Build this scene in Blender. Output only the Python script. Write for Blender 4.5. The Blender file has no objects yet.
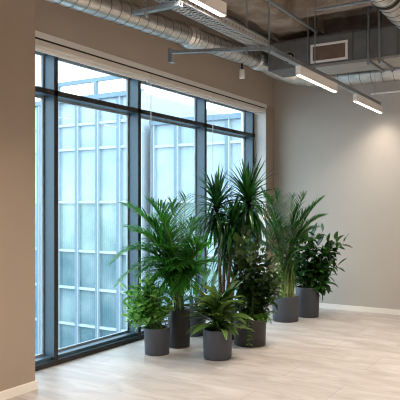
import bpy, math, random
from mathutils import Vector, Matrix, noise
PI = math.pi
sc = bpy.context.scene
COL = sc.collection

# ------------------------------------------------------------------ camera frame
FPX, CX, CY, HC = 620.0, 200.0, 206.0, 1.6
YAW = math.atan(382 / 620.0)
SN, CS = math.sin(YAW), math.cos(YAW)
RT = Vector((CS, SN, 0)); FW = Vector((-SN, CS, 0)); UP = Vector((0, 0, 1))
def floor_at(px, py, back=0.0):
    t = HC * FPX / (py - CY) + back
    p = FW * t + RT * ((px - CX) / FPX * t); p.z = 0
    return p
def y_on_wall(px, X):
    u = (px - CX) / FPX
    t = X / (-SN + CS * u)
    return t * (CS + SN * u)

cam = bpy.data.cameras.new('camera'); co = bpy.data.objects.new('camera', cam); COL.objects.link(co)
co.location = (0, 0, HC); co.rotation_euler = (PI / 2, 0, YAW)
cam.sensor_width = 36; cam.lens = FPX / 400 * 36; cam.shift_y = (CY - 200) / 400
cam.clip_start = 0.05; cam.clip_end = 500
sc.camera = co

# ------------------------------------------------------------------ mesh builder
class MB:
    def __init__(s): s.v = []; s.f = []; s.sm = []; s.mi = []; s.cur = 0
    def add(s, vs, fs, smooth=False):
        b = len(s.v); s.v += [tuple(v) for v in vs]
        s.f += [tuple(b + i for i in f) for f in fs]; s.sm += [smooth] * len(fs); s.mi += [s.cur] * len(fs)
        return s
    def box(s, x0, x1, y0, y1, z0, z1, bev=0.0):
        if bev <= 0:
            vs = [(x0,y0,z0),(x1,y0,z0),(x1,y1,z0),(x0,y1,z0),(x0,y0,z1),(x1,y0,z1),(x1,y1,z1),(x0,y1,z1)]
            return s.add(vs, [(0,3,2,1),(4,5,6,7),(0,1,5,4),(1,2,6,5),(2,3,7,6),(3,0,4,7)])
        b = bev; vs = []
        for z, i in ((z0, b), (z0 + b, 0), (z1 - b, 0), (z1, b)):
            X0, X1, Y0, Y1 = x0 + i, x1 - i, y0 + i, y1 - i
            c = b if i == 0 else b * .6
            vs += [(X0+c,Y0,z),(X1-c,Y0,z),(X1,Y0+c,z),(X1,Y1-c,z),(X1-c,Y1,z),(X0+c,Y1,z),(X0,Y1-c,z),(X0,Y0+c,z)]
        fs = [tuple(reversed(range(8))), tuple(range(24, 32))]
        for k in range(3):
            for i in range(8):
                j = (i + 1) % 8; fs.append((8*k+i, 8*k+j, 8*k+8+j, 8*k+8+i))
        return s.add(vs, fs)
    def tube(s, pts, rad, n=8, cap=True, smooth=True):
        pts = [Vector(p) for p in pts]
        if not hasattr(rad, '__len__'): rad = [rad] * len(pts)
        vs = []; ref = None
        for i, p in enumerate(pts):
            d = (pts[min(i+1, len(pts)-1)] - pts[max(i-1, 0)]).normalized()
            if ref is None: ref = Vector((0,0,1)) if abs(d.z) < .9 else Vector((1,0,0))
            a = d.cross(ref).normalized(); b = a.cross(d).normalized(); ref = b
            for k in range(n):
                t = 2 * PI * k / n
                vs.append(p + (a * math.cos(t) + b * math.sin(t)) * rad[i])
        fs = []
        for i in range(len(pts) - 1):
            for k in range(n):
                j = (k + 1) % n; fs.append((i*n+k, i*n+j, (i+1)*n+j, (i+1)*n+k))
        s.add(vs, fs, smooth)
        if cap:
            s.add([vs[k] for k in range(n)], [tuple(reversed(range(n)))])
            s.add([vs[-n + k] for k in range(n)], [tuple(range(n))])
        return s
    def lathe(s, c, prof, n=40, smooth=True):
        vs = []; fs = []
        for r, z in prof:
            for k in range(n):
                t = 2 * PI * k / n; vs.append((c[0] + r * math.cos(t), c[1] + r * math.sin(t), c[2] + z))
        for i in range(len(prof) - 1):
            for k in range(n):
                j = (k + 1) % n; fs.append((i*n+k, i*n+j, (i+1)*n+j, (i+1)*n+k))
        return s.add(vs, fs, smooth)
    def leaf(s, p, d, L, W, droop=.5, n=5, fold=.25, shape='ovate', twist=0.0):
        p = Vector(p); d = Vector(d).normalized(); st = L / n; vs = []; fs = []
        side0 = d.cross(UP)
        if side0.length < .15: side0 = d.cross(RT)
        side0.normalize()
        for i in range(n + 1):
            q = i / n
            if shape == 'ovate': w = W * .5 * (math.sin(PI * q ** .8) ** .75 if 0 < q < 1 else 0) + .0012
            elif shape == 'long': w = W * .5 * (math.sin(PI * (q * .93 + .06)) ** .6) * (1 - .35 * q) + .0005
            elif shape == 'oblong': w = W * .5 * (max(0, math.sin(PI * q)) ** .5) + .001
            else: w = W * .5 * min(1, (.55 + 1.8 * q)) * (1 - q ** 2.2) + .0006
            side = side0 - d * side0.dot(d); side.normalize()
            if twist: side = Matrix.Rotation(twist * (.4 + q), 3, d) @ side
            nrm = side.cross(d)
            vs += [p - side * w + nrm * w * fold, p, p + side * w + nrm * w * fold]
            p = p + d * st
            d = (d + Vector((0, 0, -droop / n))).normalized()
        for i in range(n):
            a = 3 * i; fs += [(a, a+1, a+4, a+3), (a+1, a+2, a+5, a+4)]
        return s.add(vs, fs, True)
    def build(s, name, mat, parent=None, mat2=None):
        me = bpy.data.meshes.new(name); me.from_pydata(s.v, [], s.f)
        me.polygons.foreach_set('use_smooth', s.sm); me.materials.append(mat)
        if mat2: me.materials.append(mat2)
        me.polygons.foreach_set('material_index', s.mi); me.update()
        o = bpy.data.objects.new(name, me); COL.objects.link(o)
        if parent is not None:
            if parent.type == 'EMPTY' or True:
                L = world_loc(parent)
                me.transform(Matrix.Translation(-L))
            o.parent = parent
        return o
def world_loc(o):
    L = Vector((0, 0, 0))
    while o is not None:
        L = L + o.location; o = o.parent
    return L
def tag(o, label, cat, group=None, kind=None):
    o['label'] = label; o['category'] = cat
    if group: o['group'] = group
    if kind: o['kind'] = kind
    return o
def thing(name, loc, label, cat, group=None):
    o = bpy.data.objects.new(name, None); COL.objects.link(o); o.location = loc; o.empty_display_size = .1
    return tag(o, label, cat, group)
def struct(o, label=None, cat=None):
    o['kind'] = 'structure'
    if label: o['label'] = label
    if cat: o['category'] = cat
    return o

# ------------------------------------------------------------------ materials
def srgb(r, g, b):
    f = lambda c: ((c/255+.055)/1.055)**2.4 if c/255 > .04045 else c/255/12.92
    return (f(r), f(g), f(b), 1)
def mat(name, col, rough=.6, metal=0.0, spec=.5, nz=0.0, scale=8.0, bump=0.0, bscale=60.0, col2=None):
    m = bpy.data.materials.new(name); m.use_nodes = True; nt = m.node_tree; b = nt.nodes['Principled BSDF']
    b.inputs['Base Color'].default_value = col; b.inputs['Roughness'].default_value = rough
    b.inputs['Metallic'].default_value = metal; b.inputs['Specular IOR Level'].default_value = spec
    tc = nt.nodes.new('ShaderNodeTexCoord')
    n = nt.nodes.new('ShaderNodeTexNoise'); n.inputs['Scale'].default_value = scale; n.inputs['Detail'].default_value = 4
    nt.links.new(tc.outputs['Object'], n.inputs['Vector'])
    r = nt.nodes.new('ShaderNodeValToRGB')
    c2 = col2 or tuple(min(1, c * (1 + nz)) for c in col[:3]) + (1,)
    c1 = col if col2 else tuple(c * (1 - nz) for c in col[:3]) + (1,)
    r.color_ramp.elements[0].color = c1; r.color_ramp.elements[1].color = c2
    r.color_ramp.elements[0].position = .35; r.color_ramp.elements[1].position = .65
    nt.links.new(n.outputs['Fac'], r.inputs['Fac']); nt.links.new(r.outputs['Color'], b.inputs['Base Color'])
    if bump:
        n2 = nt.nodes.new('ShaderNodeTexNoise'); n2.inputs['Scale'].default_value = bscale; n2.inputs['Detail'].default_value = 6
        nt.links.new(tc.outputs['Object'], n2.inputs['Vector'])
        bp = nt.nodes.new('ShaderNodeBump'); bp.inputs['Strength'].default_value = bump; bp.inputs['Distance'].default_value = .02
        nt.links.new(n2.outputs['Fac'], bp.inputs['Height']); nt.links.new(bp.outputs['Normal'], b.inputs['Normal'])
    return m
def emis(name, col, s):
    m = bpy.data.materials.new(name); m.use_nodes = True; b = m.node_tree.nodes['Principled BSDF']
    b.inputs['Base Color'].default_value = col; b.inputs['Emission Color'].default_value = col
    b.inputs['Emission Strength'].default_value = s
    return m
def leafmat(name, c1, c2, trans=.3, rough=.35):
    m = bpy.data.materials.new(name); m.use_nodes = True; nt = m.node_tree; b = nt.nodes['Principled BSDF']
    g = nt.nodes.new('ShaderNodeNewGeometry'); r = nt.nodes.new('ShaderNodeValToRGB')
    r.color_ramp.elements[0].color = c1; r.color_ramp.elements[1].color = c2
    nt.links.new(g.outputs['Random Per Island'], r.inputs['Fac'])
    nt.links.new(r.outputs['Color'], b.inputs['Base Color']); b.inputs['Roughness'].default_value = rough
    b.inputs['Specular IOR Level'].default_value = .5
    t = nt.nodes.new('ShaderNodeBsdfTranslucent'); mx = nt.nodes.new('ShaderNodeMixShader'); mx.inputs[0].default_value = trans
    hs = nt.nodes.new('ShaderNodeHueSaturation'); hs.inputs['Value'].default_value = 1.5
    nt.links.new(r.outputs['Color'], hs.inputs['Color']); nt.links.new(hs.outputs['Color'], t.inputs['Color'])
    nt.links.new(b.outputs[0], mx.inputs[1]); nt.links.new(t.outputs[0], mx.inputs[2])
    nt.links.new(mx.outputs[0], nt.nodes['Material Output'].inputs['Surface'])
    return m
def glassmat(name, tint, gl=.08):
    m = bpy.data.materials.new(name); m.use_nodes = True; nt = m.node_tree; nt.nodes.remove(nt.nodes['Principled BSDF'])
    t = nt.nodes.new('ShaderNodeBsdfTransparent'); t.inputs[0].default_value = tint
    g = nt.nodes.new('ShaderNodeBsdfGlossy'); g.inputs['Roughness'].default_value = .02
    f = nt.nodes.new('ShaderNodeLayerWeight'); f.inputs['Blend'].default_value = .5
    pw = nt.nodes.new('ShaderNodeMath'); pw.operation = 'POWER'; pw.inputs[1].default_value = 4; nt.links.new(f.outputs['Facing'], pw.inputs[0])
    ma = nt.nodes.new('ShaderNodeMath'); ma.operation = 'MULTIPLY_ADD'; ma.inputs[1].default_value = .5; ma.inputs[2].default_value = .03; nt.links.new(pw.outputs[0], ma.inputs[0])
    mx = nt.nodes.new('ShaderNodeMixShader')
    nt.links.new(ma.outputs[0], mx.inputs[0]); nt.links.new(t.outputs[0], mx.inputs[1]); nt.links.new(g.outputs[0], mx.inputs[2])
    nt.links.new(mx.outputs[0], nt.nodes['Material Output'].inputs['Surface'])
    return m

M = {}
M['wall'] = mat('taupe_paint', srgb(164, 148, 133), .85, nz=.03, scale=1.2, bump=.05, bscale=150)
M['wall_up'] = mat('taupe_paint_lit_bulkhead', srgb(174, 162, 149), .85, nz=.03, scale=1.2, bump=.05, bscale=150)  # same taupe made lighter: the bulkhead's brighter light sits in the colour
M['wall_back'] = mat('greige_paint', srgb(186, 179, 170), .8, nz=.02, scale=1.0, bump=.04, bscale=150)
M['reveal'] = mat('white_reveal_paint', srgb(225, 225, 222), .7, nz=.01)
M['base'] = mat('white_baseboard_paint', srgb(238, 232, 224), .45, nz=.01)
M['frame'] = mat('anodised_grey_aluminium', srgb(68, 90, 103), .42, metal=.2, nz=.03, scale=20)
M['bead'] = mat('pale_grey_bead', srgb(150, 162, 170), .5, nz=.02)
M['framedark'] = mat('shaded_front_aluminium', srgb(52, 50, 50), .5, metal=.2, nz=.05, scale=20)  # darker copy of the frame metal: shade on its room-side faces, as colour
M['blind'] = mat('white_blind_cassette', srgb(222, 216, 208), .5, nz=.02)
M['slot'] = mat('painted_slot_shade', srgb(40, 36, 32), .8, nz=.1)  # dark colour painted for the shade inside the slot
M['galv'] = mat('galvanised_spiral_steel', srgb(222, 220, 217), .36, metal=1.0, nz=.10, scale=10, bump=.05, bscale=9)
M['galvd'] = mat('duct_seam_steel', srgb(105, 106, 106), .5, metal=.7, nz=.1)
M['strut'] = mat('zinc_strut_steel', srgb(150, 158, 164), .42, metal=.75, nz=.1, scale=30)
M['tray'] = mat('white_zinc_tray', srgb(190, 194, 196), .45, metal=.35, nz=.06, scale=30)
M['unit'] = mat('grey_air_unit_casing', srgb(116, 117, 118), .6, metal=.3, nz=.12, scale=5)
M['unitlight'] = mat('pale_steel_unit_base', srgb(165, 162, 156), .55, metal=.3, nz=.06, scale=8)
M['black'] = mat('black_rubber', srgb(24, 24, 25), .6, nz=.1)
M['white'] = mat('white_powder_coat', srgb(240, 237, 234), .45, nz=.01)
M['slats'] = mat('brown_grille_slats', srgb(134, 112, 98), .6, nz=.1)
M['conc'] = mat('sprayed_ceiling_coat', srgb(122, 106, 94), .95, scale=3.0, bump=1.0, bscale=26, col2=srgb(166, 150, 136))
M['pot'] = mat('charcoal_planter', srgb(66, 69, 76), .55, nz=.05, scale=12, bump=.04, bscale=200)
M['potblack'] = mat('black_planter', srgb(30, 29, 31), .5, nz=.06, scale=12, bump=.04, bscale=200)
M['potdark'] = mat('dark_planter', srgb(44, 42, 44), .5, nz=.06, scale=12, bump=.04, bscale=200)
M['soil'] = mat('potting_soil', srgb(48, 36, 27), .95, scale=60, bump=1.0, bscale=90, col2=srgb(78, 60, 44))
M['bark'] = mat('cane_bark', srgb(92, 72, 56), .85, scale=40, bump=.6, bscale=90, col2=srgb(132, 108, 84))
M['cane'] = mat('green_palm_cane', srgb(112, 138, 62), .5, scale=25, col2=srgb(158, 170, 88))
M['stem'] = mat('green_stem', srgb(62, 92, 38), .5, nz=.15, scale=20)
M['palm'] = leafmat('palm_leaflet', srgb(22, 76, 24), srgb(76, 150, 48), .36)
M['palm2'] = leafmat('back_palm_leaflet', srgb(16, 58, 26), srgb(52, 112, 44), .3)
M['yucca'] = leafmat('dracaena_sword_leaf', srgb(12, 42, 24), srgb(48, 104, 40), .24, .25)
M['bush'] = leafmat('bright_small_leaf', srgb(50, 112, 36), srgb(146, 196, 104), .35, .28)
M['strap'] = leafmat('broad_strap_leaf', srgb(18, 56, 22), srgb(98, 126, 58), .22, .25)
M['paddle'] = leafmat('bright_paddle_leaf', srgb(30, 104, 26), srgb(74, 156, 48), .4)
M['darkbush'] = leafmat('dark_bush_leaf', srgb(14, 40, 18), srgb(66, 92, 40), .2)
M['vine'] = leafmat('lime_vine_leaf', srgb(84, 140, 42), srgb(124, 170, 66), .35)
M['ficus'] = leafmat('glossy_ficus_leaf', srgb(14, 50, 20), srgb(58, 104, 42), .2, .25)
M['lamp'] = emis('led_diffuser', (1, .88, .74, 1), 7)
M['glass'] = glassmat('window_glass', (.89, .945, .965, 1))
M['facmull'] = mat('pale_blue_facade_mullion', srgb(150, 162, 168), .5, nz=.03)
M['facmull2'] = mat('mid_blue_facade_mullion', srgb(92, 116, 130), .5, nz=.03)
M['paving'] = mat('pale_terrace_paving', srgb(140, 150, 156), .8, nz=.06, scale=.5)
M['terrwhite'] = mat('white_planter_render', srgb(225, 228, 230), .8, nz=.03)
M['hedge'] = leafmat('hedge_leaf', srgb(60, 110, 80), srgb(100, 150, 120), .2)

# floor: large pale stone-look tiles
def floor_material():
    m = bpy.data.materials.new('pale_stone_tile'); m.use_nodes = True; nt = m.node_tree; b = nt.nodes['Principled BSDF']; N = nt.nodes.new; L = nt.links.new
    tc = N('ShaderNodeTexCoord'); mp = N('ShaderNodeMapping'); L(tc.outputs['Object'], mp.inputs['Vector'])
    br = N('ShaderNodeTexBrick'); br.inputs['Scale'].default_value = 1.0; br.inputs['Brick Width'].default_value = 1.2; br.inputs['Row Height'].default_value = .6
    br.inputs['Mortar Size'].default_value = .0022; br.inputs['Mortar Smooth'].default_value = .3; br.offset = .5
    br.inputs['Color1'].default_value = (1, 1, 1, 1); br.inputs['Color2'].default_value = (.94, .93, .92, 1); br.inputs['Mortar'].default_value = (.5, .48, .46, 1)
    L(mp.outputs[0], br.inputs['Vector'])
    mp2 = N('ShaderNodeMapping'); mp2.inputs['Rotation'].default_value = (0, 0, .5); mp2.inputs['Scale'].default_value = (.9, 3.2, 1); L(tc.outputs['Object'], mp2.inputs['Vector'])
    n = N('ShaderNodeTexNoise'); n.inputs['Scale'].default_value = 1.6; n.inputs['Detail'].default_value = 9; n.inputs['Roughness'].default_value = .62; n.inputs['Distortion'].default_value = 1.0
    L(mp2.outputs[0], n.inputs['Vector'])
    r = N('ShaderNodeValToRGB'); e = r.color_ramp.elements
    e[0].position = .30; e[0].color = srgb(162, 152, 145); e[1].position = .70; e[1].color = srgb(201, 194, 188)
    L(n.outputs['Fac'], r.inputs['Fac'])
    mx = N('ShaderNodeMix'); mx.data_type = 'RGBA'; mx.blend_type = 'MULTIPLY'; mx.inputs['Factor'].default_value = 1
    L(r.outputs['Color'], mx.inputs['A']); L(br.outputs['Color'], mx.inputs['B']); L(mx.outputs['Result'], b.inputs['Base Color'])
    rr = N('ShaderNodeMapRange'); rr.inputs['To Min'].default_value = .32; rr.inputs['To Max'].default_value = .5
    L(n.outputs['Fac'], rr.inputs['Value']); L(rr.outputs[0], b.inputs['Roughness'])
    return m
M['floor'] = floor_material()
# facade glass with blinds behind it; hills reflected in the lower bands are coloured in
def facade_glass(name, c1, c2, wav=.22):
    m = bpy.data.materials.new(name); m.use_nodes = True; nt = m.node_tree; b = nt.nodes['Principled BSDF']; N = nt.nodes.new; L = nt.links.new
    tc = N('ShaderNodeTexCoord'); n = N('ShaderNodeTexNoise'); n.inputs['Scale'].default_value = .55; n.inputs['Detail'].default_value = 3
    L(tc.outputs['Object'], n.inputs['Vector'])
    w = N('ShaderNodeTexWave'); w.inputs['Scale'].default_value = 3.2; w.inputs['Distortion'].default_value = .6; w.bands_direction = 'X'
    L(tc.outputs['Object'], w.inputs['Vector'])
    ad = N('ShaderNodeMath'); ad.operation = 'MULTIPLY_ADD'; ad.inputs[1].default_value = wav * .3; L(w.outputs['Fac'], ad.inputs[0]); L(n.outputs['Fac'], ad.inputs[2])
    r = N('ShaderNodeValToRGB'); e = r.color_ramp.elements; e[0].position = .35; e[0].color = c1; e[1].position = .75; e[1].color = c2
    L(ad.outputs[0], r.inputs['Fac']); L(r.outputs['Color'], b.inputs['Base Color']); b.inputs['Roughness'].default_value = .22
    return m
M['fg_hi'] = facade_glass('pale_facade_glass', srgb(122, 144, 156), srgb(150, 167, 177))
M['fg_mid'] = facade_glass('teal_hill_reflection_glass', srgb(86, 118, 118), srgb(142, 162, 158), .2)  # teal carries the reflection of hills, painted into the panes
M['fg_low'] = facade_glass('deep_teal_reflection_glass', srgb(64, 96, 104), srgb(124, 144, 148), .2)  # deeper teal for the lower floors, same painted reflection

# ------------------------------------------------------------------ room shell
XW, XF, XP, YB, ZC = -4.30, -4.50, -4.065, 9.29, 4.3
XO = -4.75; XR = 5.2; YN = -3.2
YP = y_on_wall(35.2, XP); YJ = 9.0
ZS = 3.215
struct(MB().box(XO, XR + .2, YN - .2, YB + .2, -.25, 0).build('floor', M['floor']))
bm = MB().box(XW, XW + .0, YP, YP, 0, 0) if False else MB()
bm.box(XO, XW, YP - .1, YB, ZS, ZC)                      # bulkhead above the glazing
struct(bm.build('wall_left_bulkhead', M['wall_up']))
bm = MB().box(XO, XW, YJ, YB, 0, ZS)
struct(bm.build('wall_left', M['wall']))
struct(MB().box(XO, XW - .004, YJ - .012, YJ, 0, ZS).build('trim_reveal', M['reveal']))
struct(MB().box(XW, XW + .008, YP - .1, YJ, ZS - .05, ZS + .006).build('trim_bulkhead_edge', M['reveal']))
struct(MB().box(XO, XP, 1.9, YP, 0, ZC, 0).build('wall_left_pier', M['wall']))
struct(MB().box(XO, XW, YN, -2.3, 0, ZC).box(XO, XW, -2.3, 1.9, ZS, ZC).build('wall_left_rear', M['wall']))
struct(MB().box(XO, XR + .2, YB, YB + .2, 0, ZC).build('wall_back', M['wall_back']))
struct(MB().box(XR, XR + .2, YN, YB, 0, ZC).build('wall_right', M['wall_back']))
struct(MB().box(XO, XR + .2, YN - .2, YN, 0, ZC).build('wall_front', M['wall_back']))
def baseboard(name, x0, x1, y0, y1):
    m = MB().box(x0, x1, y0, y1, 0, .072).box(min(x0, x1) + (.004 if abs(x1-x0) < .05 else 0), x1 - (.004 if abs(x1-x0) < .05 else 0), y0 + (.004 if abs(y1-y0) < .05 else 0), y1 - (.004 if abs(y1-y0) < .05 else 0), .072, .078)
    return struct(m.build(name, M['base']))
baseboard('baseboard_back', XW, XR, YB - .014, YB)
baseboard('baseboard_left', XW, XW + .014, YJ, YB - .014)
baseboard('baseboard_pier', XP, XP + .014, 1.9, YP + .014)
baseboard('baseboard_pier_return', XF + .02, XP, YP, YP + .014)
baseboard('baseboard_right', XR - .014, XR, YN, YB - .014)
baseboard('baseboard_front', XW, XR - .014, YN, YN + .014)

# rough sprayed ceiling with joists
rng = random.Random(3)
def rough_grid(x0, x1, y0, y1, z, amp, n, mdir=-1):
    nx = int((x1 - x0) * n); ny = int((y1 - y0) * n); vs = []; fs = []
    for j in range(ny + 1):
        for i in range(nx + 1):
            x = x0 + (x1 - x0) * i / nx; y = y0 + (y1 - y0) * j / ny
            h = noise.fractal(Vector((x * 2.2, y * 2.2, 1)), 1.0, 2.0, 4) * amp
            vs.append((x, y, z - abs(h)))
    for j in range(ny):
        for i in range(nx):
            a = j * (nx + 1) + i; fs.append((a, a + nx + 1, a + nx + 2, a + 1))
    return vs, fs
m = MB(); m.box(XO, XR + .2, YN - .2, YB + .2, ZC, ZC + .25)
m.add(*rough_grid(XW, XR, 2.0, YB, ZC - .005, .07, 9), True)
struct(m.build('ceiling', M['conc']))
def rough_beam(name, axis, c, w, z0, a0, a1, seed):
    """a beam coated with sprayed fireproofing; axis 'x' or 'y'"""
    vs = []; fs = []; n = int((a1 - a0) * 9); prof = []
    k = [(-w/2, ZC), (-w/2, z0 + .04), (-w/2 + .04, z0), (-w/4, z0), (0, z0), (w/4, z0), (w/2 - .04, z0), (w/2, z0 + .04), (w/2, ZC)]
    for i in range(n + 1):
        a = a0 + (a1 - a0) * i / n
        for q, (o, z) in enumerate(k):
            h = noise.fractal(Vector((a * 4, o * 9 + seed, z * 3)), 1.0, 2.0, 4) * .035
            oo = o + (h if q not in (0, 8) else 0); zz = z + (h * .8 if z < ZC - .01 else 0)
            vs.append((a, c + oo, zz) if axis == 'x' else (c + oo, a, zz))
    K = len(k)
    for i in range(n):
        for q in range(K - 1):
            b = i * K + q; fs.append((b, b + 1, b + K + 1, b + K))
    return struct(MB().add(vs, fs, True).build(name, M['conc']))
rough_beam('beam', 'y', -3.45, .52, 4.0, 3.0, YB, 1)
for i, (yy, w, z0) in enumerate(((4.6, .22, 4.1), (6.3, .26, 4.06), (7.55, .3, 4.08), (8.75, .34, 4.02))):
    rough_beam('beam', 'x', yy, w, z0, -3.19, XR, 10 + i)
rough_beam('beam', 'y', -.6, .4, 4.05, 3.0, YB, 5)

# ------------------------------------------------------------------ window wall
def window_wall(name, y0, y1, mull, detail=True):
    root = bpy.data.objects.new(name, None); COL.objects.link(root); root.location = (XF, y0, 0); root['kind'] = 'structure'
    # sill frame, front lip and inner ledge
    MB().box(XF - .175, XF - .035, y0, y1, 0, .085).box(XF - .035, XF, y0, y1, 0, .052, 0).build('sill_frame', M['frame'], root)
    MB().box(XF - .175, XF - .03, y0, y1, 3.14, ZS).build('head_frame', M['frame'], root)
    MB().box(XF - .175, XF, y0, y1, 2.708, 2.76).build('transom', M['frame'], root)
    MB().box(XF, XF + .004, y0, y1, 2.708, 2.76).build('transom_cap', M['framedark'], root)  # thin front plates hold the painted shade of the frame's room side
    MB().box(XF, XF + .004, y0, y1, .002, .05).build('sill_cap', M['framedark'], root)
    edges = [y0] + mull + [y1]
    for y in mull:
        MB().box(XF - .175, XF, y, y + .055, .085 if True else 0, 3.14).build('mullion', M['frame'], root)
        MB().box(XF, XF + .004, y + .002, y + .053, .052, 3.14).build('mullion_cap', M['framedark'], root)
    for i in range(len(edges) - 1):
        a = edges[i] + (.055 if i else 0); b = edges[i + 1]
        for z0, z1 in ((.085, 2.708), (2.76, 3.14)):
            # inner glazing bead around each light
            m = MB(); t = .022
            m.box(XF - .165, XF - .138, a, b, z0, z0 + t).box(XF - .165, XF - .138, a, b, z1 - t, z1)
            m.box(XF - .165, XF - .138, a, a + t, z0 + t, z1 - t).box(XF - .165, XF - .138, b - t, b, z0 + t, z1 - t)
            m.build('glazing_bead', M['bead'], root)
            MB().box(XF - .154, XF - .148, a + t * .5, b - t * .5, z0 + t * .5, z1 - t * .5).build('glass_pane', M['glass'], root)
    return root
mull = [y_on_wall(p, XF) for p in (54, 138, 204.5, 252.5)]
window_wall('window_1', YP, YJ - .012, mull)
window_wall('window_2', -2.3, 1.9, [-1.0, .4])

# roller blinds (three cassettes under the bulkhead)
bl = [YP + .02, y_on_wall(146.5, XW - .06), y_on_wall(209.5, XW - .06), YJ - .05]
where = ('nearest to the wall pier on the left', 'in the middle of the window head', 'at the far corner end')
for i in range(3):
    a, b = bl[i] + .006, bl[i + 1] - .006
    t = thing('roller_blind', (XW - .07, a, 3.085), 'white rolled-up window blind cassette ' + where[i], 'blind', 'roller blinds along the window head')
    prof = [(-.11, 3.20), (-.02, 3.20), (-.02, 3.165), (-.005, 3.155), (-.005, 3.10), (-.02, 3.083), (-.11, 3.083)]
    vs = [(XW + x, y, z) for y in (a, b) for x, z in prof]; n = len(prof)
    fs = [(k, (k+1) % n, n + (k+1) % n, n + k) for k in range(n)] + [tuple(reversed(range(n))), tuple(range(n, 2*n))]
    MB().add(vs, fs).build('cassette', M['blind'], t)
    MB().box(XW - .012, XW + .001, a, b, 3.149, 3.165).build('slot_shade_strip', M['slot'], t)  # solid strip coloured dark for the slot's shade, no opening behind it
    MB().box(XW - .085, XW - .06, a + .02, b - .02, 3.062, 3.083).build('bottom_bar', M['white'], t)
    MB().tube([(XW - .045, a + .05, 3.09), (XW - .045, a + .05, 1.5)], .0022, 5).tube([(XW - .045, a + .068, 3.09), (XW - .045, a + .068, 1.5)], .0022, 5).build('chain', M['white'], t)

# ------------------------------------------------------------------ ducts
def ribbed(a, b, r, step, n=36, w=.005, rib=.005):
    """one continuous spiral-wound pipe: raised dark lock seams every step"""
    a = Vector(a); b = Vector(b); L = (b - a).length; d = (b - a) / L; pts = [a]; rad = [r]; mi = [0]
    acc = step * .5
    while acc < L - w:
        pts += [a + d * (acc - w * 1.5), a + d * (acc - w), a + d * (acc - w * .4), a + d * (acc + w * .4), a + d * (acc + w), a + d * (acc + w * 1.5)]
        rad += [r, r, r + rib, r + rib, r, r]; mi += [0, 1, 1, 1, 0, 0]; acc += step
    pts.append(b); rad.append(r)
    m = MB(); m.tube(pts, rad, n)
    k = 0
    for i in range(len(pts) - 1):
        for q in range(n): m.mi[k] = mi[i]; k += 1
    return m
def P_at(px, py, X):
    u = (px - CX) / FPX; t = X / (-SN + CS * u)
    return Vector((X, t * (CS + SN * u), HC + (CY - py) / FPX * t))
dA = P_at(130, 15.5, -3.92); dB = P_at(262, 62, -3.92)
dirn = (dB - dA).normalized(); dS = dA - dirn * 3.2; dE = dB
r1 = .116
t = thing('air_duct', dS, 'silver spiral duct running above the windows, bending at the far corner', 'duct')
ribbed(dS, dE, r1, .15, rib=.003).build('pipe', M['galv'], t, M['galvd'])
for px in (190, 258):
    c = P_at(px, 15.5 + (px - 130) * 46.5 / 132, -3.92)
    m = MB(); pts = [c + dirn * (-.12 + .04 * k) for k in range(7)]
    m.tube(pts, [r1 + .004, r1 + .024, r1 + .012, r1 + .026, r1 + .012, r1 + .022, r1 + .004], 18, smooth=False)
    m.build('coupling', M['galv'], t)
BD = Vector((-3.15, 8.98, 3.53))
el = [dE, dE + Vector((.02, .22, -.03)), dE + Vector((.10, .42, -.07)), dE + Vector((.26, .58, -.11)), dE + Vector((.50, .68, -.14)), BD]
rr = [r1, .12, .13, .138, .14, .14]
m = MB(); q = []; rads = []
for i in range(len(el) - 1):
    for k in range(6):
        f = k / 6; q.append(el[i].lerp(el[i+1], f)); rads.append((rr[i] * (1 - f) + rr[i+1] * f) + (.004 if k % 2 else 0))
q.append(el[-1]); rads.append(.14)
m.tube(q, rads, 30); m.build('elbow', M['galv'], t)

t = thing('air_duct', BD, 'wide silver spiral duct running level along the back wall', 'duct')
BE = Vector((XR - .02, 8.98, 3.53))
ribbed(BD + Vector((.004, 0, 0)), BE, .14, .16, 40, .004).build('pipe', M['galv'], t, M['galvd'])

c0 = Vector((-1.75, 1.2, 3.83)); c1 = Vector((-1.75, 7.86, 3.83))
t = thing('air_duct', c0, 'large silver round duct in the upper right corner with black band', 'duct')
ribbed(c0, c1, .16, .2, 40).build('pipe', M['galv'], t, M['galvd'])
yb = y_on_wall(386, -1.75)
MB().tube([(-1.75, yb - .03, 3.83), (-1.75, yb + .03, 3.83)], .168, 40).build('clamp_band', M['black'], t)

# air handling unit
YA = 7.9
def xa(px, Y=YA):
    u = (px - CX) / FPX; return Y * (-SN + CS * u) / (CS + SN * u)
X0, X1 = xa(268), .6
t = thing('air_handling_unit', (X0, YA, 3.46), 'long grey metal air handling unit hanging under the ceiling near the back wall', 'ventilation unit')
MB().box(X0, X1, YA, 8.42, 3.49, 3.88, .006).build('casing', M['unit'], t)
MB().box(xa(309), X1, YA - .012, 8.44, 3.455, 3.49).build('base_tray', M['unitlight'], t)
m = MB()
for px in (308, 352, 366, 397):
    m.box(xa(px), xa(px) + .018, YA - .008, YA, 3.49, 3.88)
m.box(X0, X1, YA - .008, YA, 3.855, 3.88).build('casing_joint', M['galvd'], t)
gx0, gx1 = xa(311), xa(348)
g = MB().box(gx0, gx1, YA - .022, YA - .008, 3.515, 3.545).box(gx0, gx1, YA - .022, YA - .008, 3.735, 3.765).box(gx0, gx0 + .03, YA - .022, YA - .008, 3.545, 3.735).box(gx1 - .03, gx1, YA - .022, YA - .008, 3.545, 3.735).build('grille_frame', M['white'], t)
m = MB()
for k in range(24):
    x = gx0 + .034 + (gx1 - gx0 - .072) * k / 23; m.box(x, x + .007, YA - .018, YA - .008, 3.545, 3.735)
m.box(gx0 + .03, gx1 - .03, YA - .009, YA - .006, 3.545, 3.735); m.build('grille_slats', M['slats'], g)
cx = xa(290); cz = 3.63
m = MB(); m.tube([(cx, YA - .03, cz), (cx, YA, cz)], .088, 30); pr = m.build('port', M['black'], t)
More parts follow.
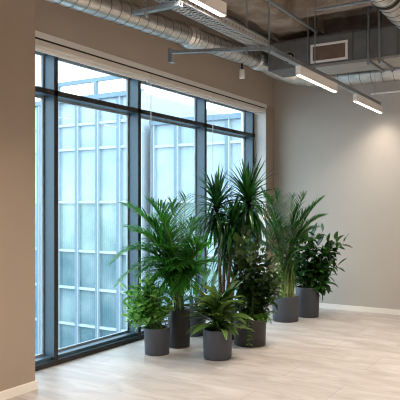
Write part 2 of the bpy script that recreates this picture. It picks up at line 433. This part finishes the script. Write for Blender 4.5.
m = MB(); m.add([(cx + r * math.cos(a), YA - y, cz + r * math.sin(a)) for a in [2*PI*k/30 for k in range(30)] for r, y in ((.088, .0), (.088, .036), (.076, .036), (.076, .031))],
      [(4*k + j, 4*((k+1) % 30) + j, 4*((k+1) % 30) + j + 1, 4*k + j + 1) for k in range(30) for j in range(3)], True); m.build('port_ring', M['unitlight'], pr)
MB().tube([(cx - .02, YA - .045, cz - .03), (cx + .03, YA - .045, cz - .03), (cx + .03, YA - .045, cz + .03)], .008, 8).build('valve', M['white'], pr)
# hangers carrying the unit
for k, (p0, p1) in enumerate(((368, 366), (379, 377))):
    x = xa(p0); tt = thing('unit_hanger', (x, YA - .06, 3.43), ('left' if k == 0 else 'right') + ' one of two strut hangers carrying the grey air unit', 'hanger', 'strut hangers under the air unit')
    MB().box(x, x + .045, YA - .075, 8.5, 3.425, 3.452).build('strut', M['strut'], tt)
    MB().tube([(x + .017, YA - .045, 3.40), (x + .017, YA - .045, ZC)], .015, 8).build('threaded_rod', M['strut'], tt)
    MB().tube([(x + .017, 8.47, 3.40), (x + .017, 8.47, ZC)], .009, 8).build('threaded_rod', M['strut'], tt)

# ------------------------------------------------------------------ linear lights on the tray row
XA, XB = -2.5, -2.36
def linear_light(y0, y1, X, zb, label, rods=(), power=13.5, group='hanging linear lights'):
    t = thing('linear_light', (X, y0, zb), label, 'light', group)
    m = MB(); w = .027; h = .098
    m.box(X - w, X + w, y0, y1, zb + .012, zb + h).box(X - w, X - w + .006, y0, y1, zb, zb + .012).box(X + w - .006, X + w, y0, y1, zb, zb + .012)
    m.box(X - w + .006, X + w - .006, y0, y0 + .008, zb, zb + .012).box(X - w + .006, X + w - .006, y1 - .008, y1, zb, zb + .012)
    m.build('housing', M['white'], t)
    MB().box(X - w + .007, X + w - .007, y0 + .009, y1 - .009, zb + .001, zb + .011).build('diffuser', M['lamp'], t)
    a = bpy.data.lights.new('led_strip', 'AREA'); ao = bpy.data.objects.new('led_strip', a); COL.objects.link(ao)
    a.shape = 'RECTANGLE'; a.size = 2 * w - .014; a.size_y = y1 - y0 - .02; a.energy = power; a.spread = math.radians(128); a.color = (1, .87, .74)
    ao.location = (0, (y1 - y0) / 2, .0005); ao.parent = t
    for y in rods:
        MB().tube([(X, y, zb + h), (X, y, ZC)], .003, 6).build('suspension_cable', M['strut'], t)
    return t
l2a, l2b = y_on_wall(298, XA), y_on_wall(335.5, XA); l3a, l3b = y_on_wall(355, XA), y_on_wall(381, XA)
l1b = y_on_wall(223.5, XB)
linear_light(l1b - 1.25, l1b, XB, 3.065, 'white linear light hanging highest and nearest, cut by the top edge', (l1b - 1.0,))
linear_light(l2a, l2b, XA, 2.955, 'white linear light in the middle, lit underneath, at the end of the cable tray', ())
linear_light(l3a, l3b, XA, 2.955, 'white linear light farthest away, closest to the back wall', (l3b - .31,), 5.5)
# lights of the same kind over the rest of the room
for i, (X, y) in enumerate(((-.6, .2), (-.6, 2.2), (1.2, 1.0), (1.2, 3.4), (1.2, 5.8), (3.2, 1.0), (3.2, 3.4), (3.2, 5.8), (3.2, 6.9), (.3, 6.9), (-2.5, -1.4), (-2.5, .6))):
    linear_light(y, y + 1.2, X, 2.955, 'white linear light behind or beside the viewpoint, outside the picture', (y + .2, y + 1.0), 14.5, 'linear lights over the rest of the room')

# cable tray (perforated) and lighting trunking
ty0, ty1 = 2.6, y_on_wall(261, XA)
t = thing('cable_tray', (XA, ty0, 3.05), 'perforated white metal cable tray leading to the middle linear light', 'cable tray')
m = MB(); k = ty0
while k < ty1 - .05:
    m.box(XA - .075, XA + .075, k, k + .018, 3.05, 3.054); k += .045
m.box(XA - .075, XA - .055, ty0, ty1, 3.05, 3.054).box(XA - .01, XA + .01, ty0, ty1, 3.05, 3.054).box(XA + .055, XA + .075, ty0, ty1, 3.05, 3.054)
m.build('perforated_base', M['tray'], t)
for s in (-1, 1):
    m = MB(); x = XA + s * .075
    m.box(x - .002, x + .002, ty0, ty1, 3.05, 3.066).box(x - .002, x + .002, ty0, ty1, 3.092, 3.106)
    k = ty0
    while k < ty1 - .03:
        m.box(x - .002, x + .002, k, k + .03, 3.066, 3.092); k += .06
    m.build('side_rail', M['tray'], t)
for s, r in ((-.03, .012), (.0, .016), (.035, .011)):
    MB().tube([(XA + s, ty0 + .02, 3.072), (XA + s * .8, (ty0 + ty1)/2, 3.074), (XA + s, ty1 - .02, 3.071)], r, 7).build('cable', M['black'], t)
t = thing('lighting_trunking', (XA, ty1, 3.053), 'slim grey metal trunking joining the middle and farthest linear lights', 'trunking')
MB().box(XA - .028, XA + .028, ty1, l3b - .1, 3.0535, 3.098).build('channel', M['strut'], t)
MB().box(XA - .045, XA - .03, ty1, l2a + .1, 3.06, 3.11).build('flange', M['tray'], t)
for px in (308, 315):
    y = y_on_wall(px, XA); MB().tube([(XA, y, 3.098), (XA, y, ZC)], .006 if px == 315 else .004, 6).build('hanger_rod', M['strut'], t)

# trapeze struts
def strut(pa, pb, z, label, rods):
    """slotted channel from pa to pb (plan points); rods at distances back from pb"""
    pa = Vector((*pa, z)); pb = Vector((*pb, z)); L = (pb - pa).length; d = (pb - pa) / L; n = Vector((-d.y, d.x, 0))
    t = thing('trapeze_strut', pa, label, 'strut', 'trapeze struts crossing under the ceiling')
    m = MB(); m.box(0, L, -.02, .02, 0, .004)
    for s_ in (-1, 1): m.box(0, L, s_ * .02 - .0015, s_ * .02 + .0015, 0, .028)
    m.box(0, L, -.021, -.010, .024, .028).box(0, L, .010, .021, .024, .028)
    m.v = [tuple(pa + d * v[0] + n * v[1] + UP * v[2]) for v in m.v]
    m.build('channel', M['strut'], t)
    for q in rods:
        p = pb - d * q
        MB().tube([p - UP * .03, Vector((p.x, p.y, ZC - .002))], .008, 8).build('threaded_rod', M['strut'], t)
        MB().tube([p - UP * .014, p - UP * .002], .017, 6).build('nut', M['strut'], t)
    return t
strut((-3.24, 4.72), (-2.36, 5.09), 3.005, 'long zinc strut crossing under the tray at its far end', (.04, .24))
strut((-2.80, 3.63), (-2.40, 3.64), 3.005, 'short zinc strut at the near end of the tray, beside the upper duct', (.30,))
t = thing('strut_bracket', (-3.22, 4.73, 3.0), 'small zinc bracket hanging from the free end of the long strut', 'bracket')
MB().box(-3.24, -3.20, 4.70, 4.708, 2.93, 3.05).box(-3.24, -3.20, 4.70, 4.76, 2.922, 2.93).build('plate', M['strut'], t)
# sprinkler pipe and conduits under the ceiling
def pipe(name, pts, r, mt, label, cat, group=None):
    return tag(MB().tube(pts, r, 14).build(name, mt), label, cat, group)
pipe('conduit', [(-3.02, 2.4, 3.93), (-3.02, 8.9, 3.93)], .02, M['strut'], 'thin zinc conduit beside the big ceiling beam', 'pipe', 'ceiling conduits')
pipe('conduit', [(-2.8, 7.3, 4.03), (XR, 7.3, 4.03)], .016, M['strut'], 'thin zinc conduit crossing under the ceiling in front of the air unit', 'pipe', 'ceiling conduits')
pipe('sprinkler_pipe', [(-3.85, 4.3, 4.0), (-3.85, 8.9, 4.0)], .03, M['unit'], 'dark steel pipe between the bulkhead and the ceiling beam', 'pipe')
pipe('wall_tube', [(xa(371, 9.2), 9.2, 3.27), (XR - .05, 9.2, 3.27)], .014, M['white'], 'thin white level tube under the back duct at the right', 'pipe')
# cylinder spotlight
p = P_at(242, 74, -3.92)
t = thing('cylinder_spotlight', (p.x, p.y, p.z - .06), 'small white cylinder spotlight under the duct above the last window', 'spotlight')
MB().lathe((p.x, p.y, p.z), [(0, .06), (.028, .06), (.034, .053), (.038, -.05), (.034, -.06), (.028, -.06), (.026, -.045), (0, -.045)], 26).build('housing', M['white'], t)
dz = (dA + (dB - dA) * ((p.y - dA.y) / (dB.y - dA.y))).z - r1
MB().tube([(p.x, p.y, p.z + .06), (p.x, p.y, dz + .004)], .012, 10).build('stem', M['black'], t)

# ------------------------------------------------------------------ plants
def pot(root, c, r, h, mt):
    MB().lathe(c, [(0, .004), (r * .90, .004), (r * .92, 0), (r * .95, .008), (r, h - .012), (r, h - .003), (r - .004, h), (r - .014, h), (r - .018, h - .004), (r - .02, h * .55), (0, h * .55)], 48).build('pot', mt, root)
    m = MB(); n = 32; vs = [(c.x, c.y, h - .035)]; R = r - .0185
    rg = random.Random(int(c.x * 100)); fs = []
    for k in range(3):
        for i in range(n):
            a = 2 * PI * i / n; q = R * (k + 1) / 3; vs.append((c.x + q * math.cos(a), c.y + q * math.sin(a), h - .04 + rg.uniform(-.006, .006)))
    for i in range(n):
        j = (i + 1) % n; fs.append((0, 1 + i, 1 + j))
        for k in range(2): fs.append((1 + k*n + i, 1 + (k+1)*n + i, 1 + (k+1)*n + j, 1 + k*n + j))
    m.add(vs, fs, True).build('soil', M['soil'], root)
class Plant:
    def __init__(s, name, px, py, wpx, hpx, label, cat, mt, off=0):
        t0 = HC * FPX / (py - CY); s.r = wpx / FPX * t0 * .5 * 1.02; s.t = t0 + s.r + off
        s.c = FW * s.t + RT * ((px - CX) / FPX * s.t); s.px = px; s.h = hpx / FPX * t0
        s.root = thing(name, (s.c.x, s.c.y, 0), label, cat)
        s.m = s.t / FPX
        pot(s.root, s.c, s.r, s.h, mt)
    def pt(s, px, py, d=0.0):
        """point seen at px, py, d metres behind the pot's axis"""
        t = s.t + d
        return FW * t + RT * ((px - CX) / FPX * t) + UP * (HC + (CY - py) / FPX * t)
def bez(a, b, c, n):
    return [a * (1-t)**2 + b * 2*t*(1-t) + c * t*t for t in [i / n for i in range(n + 1)]]
def frond(pl, tip, d, bend=.5, start=.28, LL=.30, npair=22, seed=0, mt='palm', base=None, lift=None, wd=.02, droop=.9):
    rg = random.Random(seed)
    b = base or (pl.c + UP * (pl.h - .04) + Vector((rg.uniform(-.4, .4) * pl.r, rg.uniform(-.4, .4) * pl.r, 0)))
    tp = pl.pt(tip[0], tip[1], d)
    if lift is None: lift = .45
    hor = Vector((tp.x - b.x, tp.y - b.y, 0))
    c = b + hor * (.5 - bend * .42) + UP * ((tp.z - b.z) * (.5 + .42 * bend) + lift * hor.length)
    N = 26; pts = bez(b, c, tp, N)
    m = MB(); m.tube(pts, [.009 * (1 - .75 * i / N) for i in range(N + 1)], 6)
    stem = m.build('frond', M['cane'], pl.root)
    m = MB()
    for k in range(npair):
        s = start + (1 - start) * (k + .5) / npair; f = s * N; i = min(int(f), N - 1)
        p = pts[i].lerp(pts[i+1], f - i); d0 = (pts[i+1] - pts[i]).normalized()
        sd = d0.cross(UP)
        if sd.length < .2: sd = d0.cross(FW)
        sd.normalize(); nr = sd.cross(d0)
        u = (s - start) / (1 - start); L = LL * (.55 + 1.1 * u * (1 - u) * 1.6 + .1) * (1 - .45 * u ** 3)
        for sg in (-1, 1):
            a = math.radians(62 - 34 * u + rg.uniform(-6, 6))
            dr = d0 * math.cos(a) + sd * sg * math.sin(a) + nr * (.28 + rg.uniform(-.08, .08))
            m.leaf(p, dr, L * rg.uniform(.88, 1.08), wd, droop=droop * rg.uniform(.6, 1.3), n=5, fold=.4, shape='long')
    lf = m.build('leaflets', M[mt], stem)
    return stem

def bush(pl, stems, mt, L, W, per, seed, spread=.5, droop=.5, shape='ovate', stemr=.005, leafup=.35, lo=.25, smat='stem'):
    """stems: list of (tip px, tip py, depth)"""
    rg = random.Random(seed); ms = MB(); ml = MB()
    for px, py, d in stems:
        b = pl.c + UP * (pl.h - .05) + (RT * rg.uniform(-.6, .6) + FW * rg.uniform(-.6, .6)) * pl.r
        tp = pl.pt(px, py, d); mid = b.lerp(tp, .5) + UP * .06 + (RT * rg.uniform(-.02, .02))
        N = 12; pts = bez(b, mid, tp, N); ms.tube(pts, [stemr * (1 - .6 * i / N) for i in range(N + 1)], 6)
        n = per
        for k in range(n + 1):
            s = lo + (1 - lo) * k / n; f = min(s * N, N - .001); i = int(f); p = pts[i].lerp(pts[i+1], f - i); d0 = (pts[i+1] - pts[i]).normalized()
            a = k * 2.4 + rg.uniform(-.4, .4); e1 = d0.cross(Vector((.3, .2, 1))).normalized(); e2 = e1.cross(d0)
            dr = (e1 * math.cos(a) + e2 * math.sin(a)) * (1.0 if k < n else .2) + d0 * (1 - spread) + UP * leafup * rg.uniform(.2, 1.2)
            sz = rg.uniform(.7, 1.1)
            ml.leaf(p, dr, L * sz, W * sz, droop=droop * rg.uniform(.3, 1.6), n=6, fold=.25 + rg.uniform(-.1, .15), shape=shape, twist=rg.uniform(-.5, .5))
    ms.build('stems', M[smat], pl.root); ml.build('foliage', M[mt], pl.root)

# 1 bright bushy plant, front left
P1 = Plant('potted_bush', 157, 356.5, 26, 27, 'low bright green bushy plant in a charcoal pot, nearest to the window', 'potted plant', M['pot'])
rg = random.Random(11)
st = []
for px, py in ((127, 291), (131, 300), (126, 306), (134, 287), (140, 284), (146, 280), (152, 283), (158, 288), (163, 293), (167, 300), (137, 296), (144, 292), (150, 295), (133, 310), (140, 312), (129, 318), (157, 300), (136, 321), (165, 312), (148, 305), (156, 312), (142, 302), (170, 306), (146, 318)):
    st.append((px, py, rg.uniform(-.16, .16)))
bush(P1, st + [(x + rg.uniform(-6, 6), y + rg.uniform(-3, 8), rg.uniform(-.18, .18)) for x, y, d in st if x < 160], 'bush', .094, .062, 11, 5, spread=.45, droop=.7, lo=.35)
# 2 kentia palm in the tall black pot
P2 = Plant('potted_palm', 179, 349, 23, 39, 'tall feathery palm in a tall black pot beside the window mullion', 'potted plant', M['potblack'])
fr = [((186, 197), .02, .8, .05), ((150, 203), .1, .8, .1), ((124, 205), -.1, .55, .35), ((113, 262), -.15, .35, .9), ((118, 284), .0, .3, 1.0), ((172, 205), -.1, .9, .05),
      ((196, 222), .15, .7, .2), ((207, 246), -.15, .5, .5), ((136, 232), -.25, .6, .4), ((203, 272), -.28, .35, .7), ((128, 228), .15, .6, .4),
      ((160, 218), -.3, .7, .2), ((190, 240), .3, .6, .3), ((146, 262), -.42, .4, .7), ((176, 268), -.45, .4, .7), ((141, 300), -.3, .3, 1.1), ((215, 262), .1, .4, .6),
      ((150, 222), -.1, .7, .2), ((140, 215), .25, .7, .2), ((168, 232), -.35, .6, .3), ((132, 250), -.2, .5, .5), ((155, 246), -.4, .5, .4), ((182, 226), -.2, .7, .2), ((165, 262), -.45, .4, .6), ((150, 280), -.4, .4, .8), ((190, 286), -.35, .3, .8), ((198, 240), -.3, .5, .4),
      ((148, 240), .1, .6, .4), ((140, 274), -.2, .4, .8), ((172, 248), -.4, .5, .4), ((158, 292), -.38, .3, .9), ((178, 290), -.4, .3, .9), ((186, 256), .05, .5, .5), ((160, 205), .25, .8, .1)]
for i, (tp, d, bend, lift) in enumerate(fr):
    frond(P2, tp, d, bend * .7, .12, .31 if tp[1] < 240 else .27, 25, 20 + i, 'palm', lift=lift * .7, wd=.02, base=P2.pt(179 + (tp[0] - 165) * .10, 292 - (i * 7) % 22, d * .25))
# extra upright canes
m = MB(); rg = random.Random(4)
for k in range(5):
    a = rg.uniform(0, 2*PI); q = rg.uniform(.1, .6) * P2.r; b = P2.c + Vector((q * math.cos(a), q * math.sin(a), P2.h - .05))
    m.tube([b, b + Vector((rg.uniform(-.04, .04), rg.uniform(-.04, .04), .28)), b + Vector((rg.uniform(-.09, .09), rg.uniform(-.09, .09), .55))], [.009, .007, .005], 7)
for k in range(10):
    a = k * .63; m.tube([P2.c + Vector((math.cos(a), math.sin(a), 0)) * P2.r * .4 + UP * (P2.h - .05), P2.pt(179 + math.cos(a) * 3, 276 + (k * 7) % 12, math.sin(a) * .05)], [.009, .006], 7)
m.build('canes', M['stem'], P2.root)
rg = random.Random(78)
for k in range(20):
    frond(P2, (rg.uniform(150, 204), rg.uniform(250, 304)), rg.uniform(-.36, .1), .6, .25, .2, 16, 120 + k, 'palm', lift=.35, wd=.017)
# 3 paddle-leaf plant in the grey pot behind
P3 = Plant('potted_paddle_plant', 194, 337, 24, 30, 'bright green broad paddle-leaf plant behind, pot hidden between two others', 'potted plant', M['pot'])
m = MB(); ms = MB(); rg = random.Random(8)
for px, py, d, dx, L, W in ((192, 262, .0, -.2, .30, .12), (200, 256, .05, .15, .34, .11), (206, 268, -.05, .5, .30, .1), (186, 272, -.05, -.6, .28, .1), (197, 275, -.1, .1, .28, .1), (210, 280, .1, .7, .26, .09),
                           (183, 262, .1, -.5, .3, .1), (203, 285, -.12, .3, .24, .09), (190, 288, -.12, -.4, .24, .09), (212, 262, .1, .5, .3, .1), (178, 285, 0, -.8, .26, .09), (196, 296, -.14, 0, .2, .08), (214, 276, .0, .5, .3, .1), (220, 284, .05, .4, .28, .1), (208, 250, .1, .2, .34, .1), (218, 296, -.05, .3, .24, .09),
                           (212, 290, -.1, .2, .24, .09), (200, 240, .1, -.1, .3, .1), (188, 248, .1, -.3, .32, .11), (226, 272, .1, .3, .3, .1)):
    p = P3.pt(px, py, d); b = P3.c + UP * (P3.h - .05) + (RT * rg.uniform(-.4, .4) + FW * rg.uniform(-.4, .4)) * P3.r
    ms.tube(bez(b, b.lerp(p, .5) + UP * .05, p, 8), .005, 6)
    m.leaf(p, RT * dx + UP * .9 + FW * rg.uniform(-.3, .3), L, W, droop=.9, n=8, fold=.2, shape='ovate')
ms.build('stems', M['stem'], P3.root); m.build('foliage', M['paddle'], P3.root)
# 4 broad strap-leaf plant in front
P4 = Plant('potted_strap_leaf_plant', 217.5, 361.5, 29.5, 30, 'broad strap-leaf plant with arching leaves in the charcoal pot nearest the camera', 'potted plant', M['pot'])
m = MB(); ms = MB(); rg = random.Random(12)
for k in range(78):
    a = k * 2.399; lvl = k / 78
    b = P4.c + UP * (P4.h - .03 + .26 * lvl) + Vector((math.cos(a * 1.3), math.sin(a * 1.3), 0)) * P4.r * .35
    el_ = .4 + 1.5 * lvl + rg.uniform(-.2, .25)
    dr = RT * math.cos(a) + FW * math.sin(a) + UP * el_
    L = rg.uniform(.27, .42)
    m.leaf(b, dr, L, rg.uniform(.066, .1), droop=rg.uniform(.8, 1.7), n=9, fold=.3, shape='ovate', twist=rg.uniform(-.4, .4))
for tip, dx, d in (((239, 272), .5, .05), ((243, 280), .8, .1), ((186, 282), -.75, 0), ((182, 305), -1, -.05), ((180, 318), -1.2, 0)):
    b = P4.c + UP * (P4.h + .16); tp = P4.pt(tip[0], tip[1], d); v = tp - b
    m.leaf(b, v.normalized() + UP * .15, v.length * 1.03, .075, droop=.35, n=9, fold=.3, shape='ovate')
for k in range(6):
    a = k * 1.05; b = P4.c + Vector((math.cos(a), math.sin(a), 0)) * P4.r * .35
    ms.tube([b + UP * (P4.h - .06), b + UP * (P4.h + .1), b * 1 + UP * (P4.h + .24)], [.011, .009, .006], 7)
ms.build('stems', M['stem'], P4.root); m.build('foliage', M['strap'], P4.root)
# 5 dracaena with three canes, pot half hidden
P5 = Plant('potted_dracaena', 224.5, 341, 25, 28, 'tallest plant, woody canes topped by spiky sword-leaf rosettes', 'potted plant', M['potblack'])
heads = ((217, 205, .0, 140, .48, 1), (248, 199, .06, 150, .52, 2), (233, 222, -.1, 70, .40, 3), (241, 232, .16, 50, .38, 4), (224, 240, .12, 40, .34, 5))
for px, py, d, n, L, sd in heads:
    rg = random.Random(sd); top = P5.pt(px, py, d)
    b = P5.c + UP * (P5.h - .06) + (RT * (px - 232) * .003 + FW * d * .4)
    pts = bez(b, b.lerp(top, .55) + RT * .015, top, 12)
    MB().tube(pts, [.024 - .0008 * i for i in range(13)], 9).build('trunk', M['bark'], P5.root)
    m = MB()
    for k in range(n):
        q = k / n; a = k * 2.399 + rg.uniform(-.2, .2)
        el_ = math.radians(-30 + 112 * q ** 1.15 + rg.uniform(-9, 9))
        dr = (RT * math.cos(a) + FW * math.sin(a)) * math.cos(el_) + UP * math.sin(el_)
        o = top + UP * (-.22 + .26 * q)
        m.leaf(o, dr, L * rg.uniform(.78, 1.08) * (1.06 - .12 * abs(q - .5)), rg.uniform(.036, .05), droop=rg.uniform(1.0, 2.2) * (1.95 - 1.75 * q), n=9, fold=.35, shape='sword')
    m.build('leaf_crown', M['yucca'], P5.root)
# 6 dark bush with trailing vines in the wide black pot
P6 = Plant('potted_dark_bush', 250, 348, 33, 28, 'dark leafy bush with lime vines trailing over the wide black pot', 'potted plant', M['potdark'])
st = []; rg = random.Random(21)
for px, py in ((238, 250), (246, 244), (256, 246), (263, 254), (270, 262), (276, 268), (274, 280), (268, 292), (272, 300), (240, 268), (250, 262), (258, 270), (264, 278), (246, 280), (254, 288), (262, 296), (238, 290), (244, 302), (256, 304), (266, 308), (236, 306), (250, 312), (232, 276), (260, 260), (252, 252), (266, 268), (242, 258), (236, 242), (248, 236), (260, 240), (268, 250), (275, 276), (277, 288), (234, 256)):
    st.append((px, py, rg.uniform(-.2, .2)))
bush(P6, st + [(x + rg.uniform(-5, 4), y + rg.uniform(-4, 8), rg.uniform(-.2, .05)) for x, y, d in st], 'darkbush', .12, .066, 9, 31, spread=.5, droop=1.0, lo=.3)
rg = random.Random(33); mv = MB(); ms = MB()
for px0, px1, y1, d in ((251, 249.5, 344, -.215), (262, 269, 322, -.12), (258, 266, 316, -.16), (262, 272, 312, -.05), (255, 262, 322, -.2), (246, 243, 326, -.21)):
    a = P6.c + UP * (P6.h - .01) + RT * ((px0 - 250) * P6.m * .75) + FW * (-.06 if px0 < 259 else 0); b = P6.pt((px0 + px1) / 2 + (1 if px1 > 255 else 0), 316, d); c = P6.pt(px1, y1, d)
    pts = bez(a + UP * .0, b + UP * .06, c, 14); ms.tube(pts, .0028, 5)
    for i in range(3, 15):
        for s in (-1, 1):
            p = pts[i]; dr = RT * s * rg.uniform(.5, 1) - FW * rg.uniform(.2, .6) + UP * rg.uniform(-.3, .4)
            mv.leaf(p, dr, (.05 if px1 > 260 else .036) * rg.uniform(.8, 1.3), .026, droop=.8, n=4, fold=.2)
ms.build('vine_stems', M['stem'], P6.root); mv.build('vine_leaves', M['vine'], P6.root)
# 7 areca palm by the back corner
P7 = Plant('potted_palm', 285.5, 323, 27, 26, 'feathery palm with pale green canes in a charcoal pot near the far corner', 'potted plant', M['pot'])
fr = [((262, 191), .0, .8, .1), ((276, 193), .1, .9, .05), ((322, 199), .0, .5, .35), ((324, 216), -.1, .4, .5), ((304, 195), .15, .7, .1), ((292, 197), -.15, .8, .1),
      ((255, 206), -.15, .6, .3), ((262, 232), -.25, .5, .5), ((312, 240), -.25, .4, .6), ((300, 224), -.3, .6, .3), ((277, 222), -.3, .7, .2), ((256, 244), .0, .4, .6), ((290, 240), -.35, .5, .4),
      ((316, 228), .15, .5, .4), ((270, 210), .2, .7, .2), ((272, 252), -.3, .4, .7),
      ((284, 205), -.05, .8, .1), ((298, 208), .0, .7, .15), ((268, 200), -.2, .8, .15), ((310, 210), -.15, .6, .3), ((284, 228), -.35, .6, .3), ((302, 250), -.35, .4, .6), ((264, 220), .1, .6, .3)]
for i, (tp, d, bend, lift) in enumerate(fr):
    frond(P7, tp, d, bend * .6, .12, .26, 25, 60 + i, 'palm2', lift=lift * .55, wd=.014, droop=.7, base=P7.pt(285.5 + (tp[0] - 288) * .16, 266 - (i * 5) % 17, d * .25))
m = MB(); rg = random.Random(14)
for k in range(20):
    a = rg.uniform(0, 2*PI); q = rg.uniform(.1, .62) * P7.r; b = P7.c + Vector((q * math.cos(a), q * math.sin(a), P7.h - .05)); o = Vector((math.cos(a), math.sin(a), 0)) * rg.uniform(.0, .1)
    m.tube([b, b + UP * .3 + o * .5, P7.pt(285.5 + math.cos(a) * 6, 252 + (k * 5) % 14, math.sin(a) * .06)], [.010, .008, .005], 7)
m.build('canes', M['cane'], P7.root)
rg = random.Random(77)
for k in range(16):
    frond(P7, (rg.uniform(268, 303), rg.uniform(246, 276)), rg.uniform(-.3, .1), .7, .25, .17, 16, 90 + k, 'palm2', lift=.2, wd=.012, droop=.6)
# 8 glossy broad-leaf shrub
P8 = Plant('potted_ficus', 307.5, 318, 23.5, 30, 'glossy dark broad-leaf shrub in a tall charcoal pot against the back wall', 'potted plant', M['pot'], off=-.02)
st = []; rg = random.Random(41)
for px, py in ((322, 232), (336, 240), (344, 242), (334, 256), (338, 266), (328, 262), (330, 276), (326, 284), (312, 236), (304, 240), (318, 246), (310, 254), (322, 268), (316, 276), (300, 252), (306, 268), (298, 264), (322, 254), (310, 280), (300, 278), (330, 248)):
    st.append((px, py, rg.uniform(-.18, .12)))
bush(P8, st + [(x - rg.uniform(2, 9), y + rg.uniform(0, 9), rg.uniform(-.2, .1)) for x, y, d in st], 'ficus', .18, .088, 8, 51, spread=.5, droop=1.0, lo=.35, stemr=.006)

# ------------------------------------------------------------------ outside
YFc = 18.0
def xf(px, Y=YFc):
    u = (px - CX) / FPX; return Y * (-SN + CS * u) / (CS + SN * u)
def zf(px, py, Y=YFc):
    u = (px - CX) / FPX; t = Y / (CS + SN * u); return HC + (CY - py) / FPX * t
MOD = 1.035
def facade(name, label, x0, n, zrows, ztop, glassrows, Y=YFc, mt=M['facmull']):
    x1 = x0 + n * MOD - .04
    t = thing(name, (x0, Y, -4.5), label, 'building')
    MB().box(x0, x1, Y + .12, Y + 6, -4.5, ztop - .02).build('wall', M['facmull'], t)
    for i in range(len(zrows) - 1):
        MB().box(x0, x1, Y + .04, Y + .1, zrows[i], zrows[i+1]).build('window_band', M[glassrows[i]], t)
    m = MB()
    for k in range(n + 1):
        x = x0 + k * MOD; m.box(x - .10, x + .055, Y - .06, Y + .04, -4.5, ztop)
    m.build('mullions', M['facmull2'], t)
    m = MB()
    for k in range(n + 1):
        x = x0 + k * MOD; m.box(x + .055, x + .085, Y - .1, Y + .04, -4.5, ztop)
    m.build('mullion_fins', mt, t)
    m = MB()
    for z in zrows[1:-1]: m.box(x0, x1, Y - .05, Y + .045, z - .05, z + .05)
    m.build('transoms', mt, t)
    MB().box(x0 - .1, x1 + .1, Y - .12, Y + .1, ztop - .1, ztop + .08).build('parapet', M['facmull2'], t)
    return t
xs = xf(98) - 5 * MOD; 
nA = 7
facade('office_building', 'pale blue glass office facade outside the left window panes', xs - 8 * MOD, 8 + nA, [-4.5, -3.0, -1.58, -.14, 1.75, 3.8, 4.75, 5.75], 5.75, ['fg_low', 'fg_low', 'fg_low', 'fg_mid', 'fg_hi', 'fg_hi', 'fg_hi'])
xb = xs + nA * MOD
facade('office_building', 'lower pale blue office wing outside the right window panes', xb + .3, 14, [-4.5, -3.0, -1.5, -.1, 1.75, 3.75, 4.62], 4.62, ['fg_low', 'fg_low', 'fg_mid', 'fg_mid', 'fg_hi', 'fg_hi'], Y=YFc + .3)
# open rooftop frame
t = thing('roof_frame', (xs, YFc, 5.83), 'pale blue open steel frame on the taller office roof', 'frame')
m = MB(); 
for k in range(0, nA + 1, 2): m.box(xs + k * MOD - .07, xs + k * MOD + .07, YFc + 1.0, YFc + 1.14, 5.73, 6.6)
m.box(xs - 2, xs + nA * MOD, YFc + 1.0, YFc + 1.14, 6.6, 6.76); m.build('posts', M['facmull2'], t)
tag(MB().box(-60, XO, -40, 60, -4.7, -4.5).build('terrace', M['paving']), 'pale paved terrace outside, far below the windows', 'terrace', kind='structure')
for i, (x, y, w, l, h) in enumerate(((-10.2, 13.6, 1.6, 2.2, .8), (-12.5, 15.4, 2.0, 1.2, 1.3), (-8.6, 15.2, 1.4, 1.2, .9))):
    tag(MB().box(x, x + w, y, y + l, -4.5, -4.5 + h, .05).build('terrace_block', M['terrwhite']), ('long low', 'tall', 'small square')[i] + ' white rendered block on the terrace outside', 'block', 'white blocks on the terrace')

# ------------------------------------------------------------------ light
w = bpy.data.worlds.new('sky'); sc.world = w; w.use_nodes = True; nt = w.node_tree; bg = nt.nodes['Background']
tc = nt.nodes.new('ShaderNodeTexCoord'); sp = nt.nodes.new('ShaderNodeSeparateXYZ'); r = nt.nodes.new('ShaderNodeValToRGB')
nt.links.new(tc.outputs['Generated'], sp.inputs[0]); nt.links.new(sp.outputs['Z'], r.inputs['Fac'])
e = r.color_ramp.elements; e[0].position = 0; e[0].color = (.90, .96, 1.0, 1); e[1].position = .9; e[1].color = (.66, .83, 1.0, 1)
nt.links.new(r.outputs['Color'], bg.inputs['Color']); bg.inputs['Strength'].default_value = 2.05
sun = bpy.data.lights.new('sun', 'SUN'); so = bpy.data.objects.new('sun', sun); COL.objects.link(so)
sun.energy = .6; sun.angle = math.radians(12); sun.color = (1, .96, .9)
so.rotation_euler = Vector((.25, .55, -.8)).to_track_quat('-Z', 'Y').to_euler(); so.location = (-10, -10, 20)
for y0, y1 in ((YP, YJ), (-2.3, 1.9)):
    a = bpy.data.lights.new('window_portal', 'AREA'); ao = bpy.data.objects.new('window_portal', a); COL.objects.link(ao)
    a.shape = 'RECTANGLE'; a.size = 3.1; a.size_y = y1 - y0; a.cycles.is_portal = True
    ao.location = (XO - .02, (y0 + y1) / 2, 1.6); ao.rotation_euler = (0, -PI / 2, 0)

vs_ = sc.view_settings; vs_.view_transform = 'Standard'; vs_.look = 'None'; vs_.gamma = 1; vs_.use_curve_mapping = False
vs_.exposure = 1.42
sc.cycles.use_denoising = True; sc.cycles.denoising_prefilter = 'ACCURATE'; sc.cycles.filter_width = 1.1; sc.cycles.use_adaptive_sampling = False; sc.cycles.max_bounces = 10; sc.cycles.diffuse_bounces = 5; sc.cycles.transparent_max_bounces = 16
sc.cycles.sample_clamp_indirect = 6
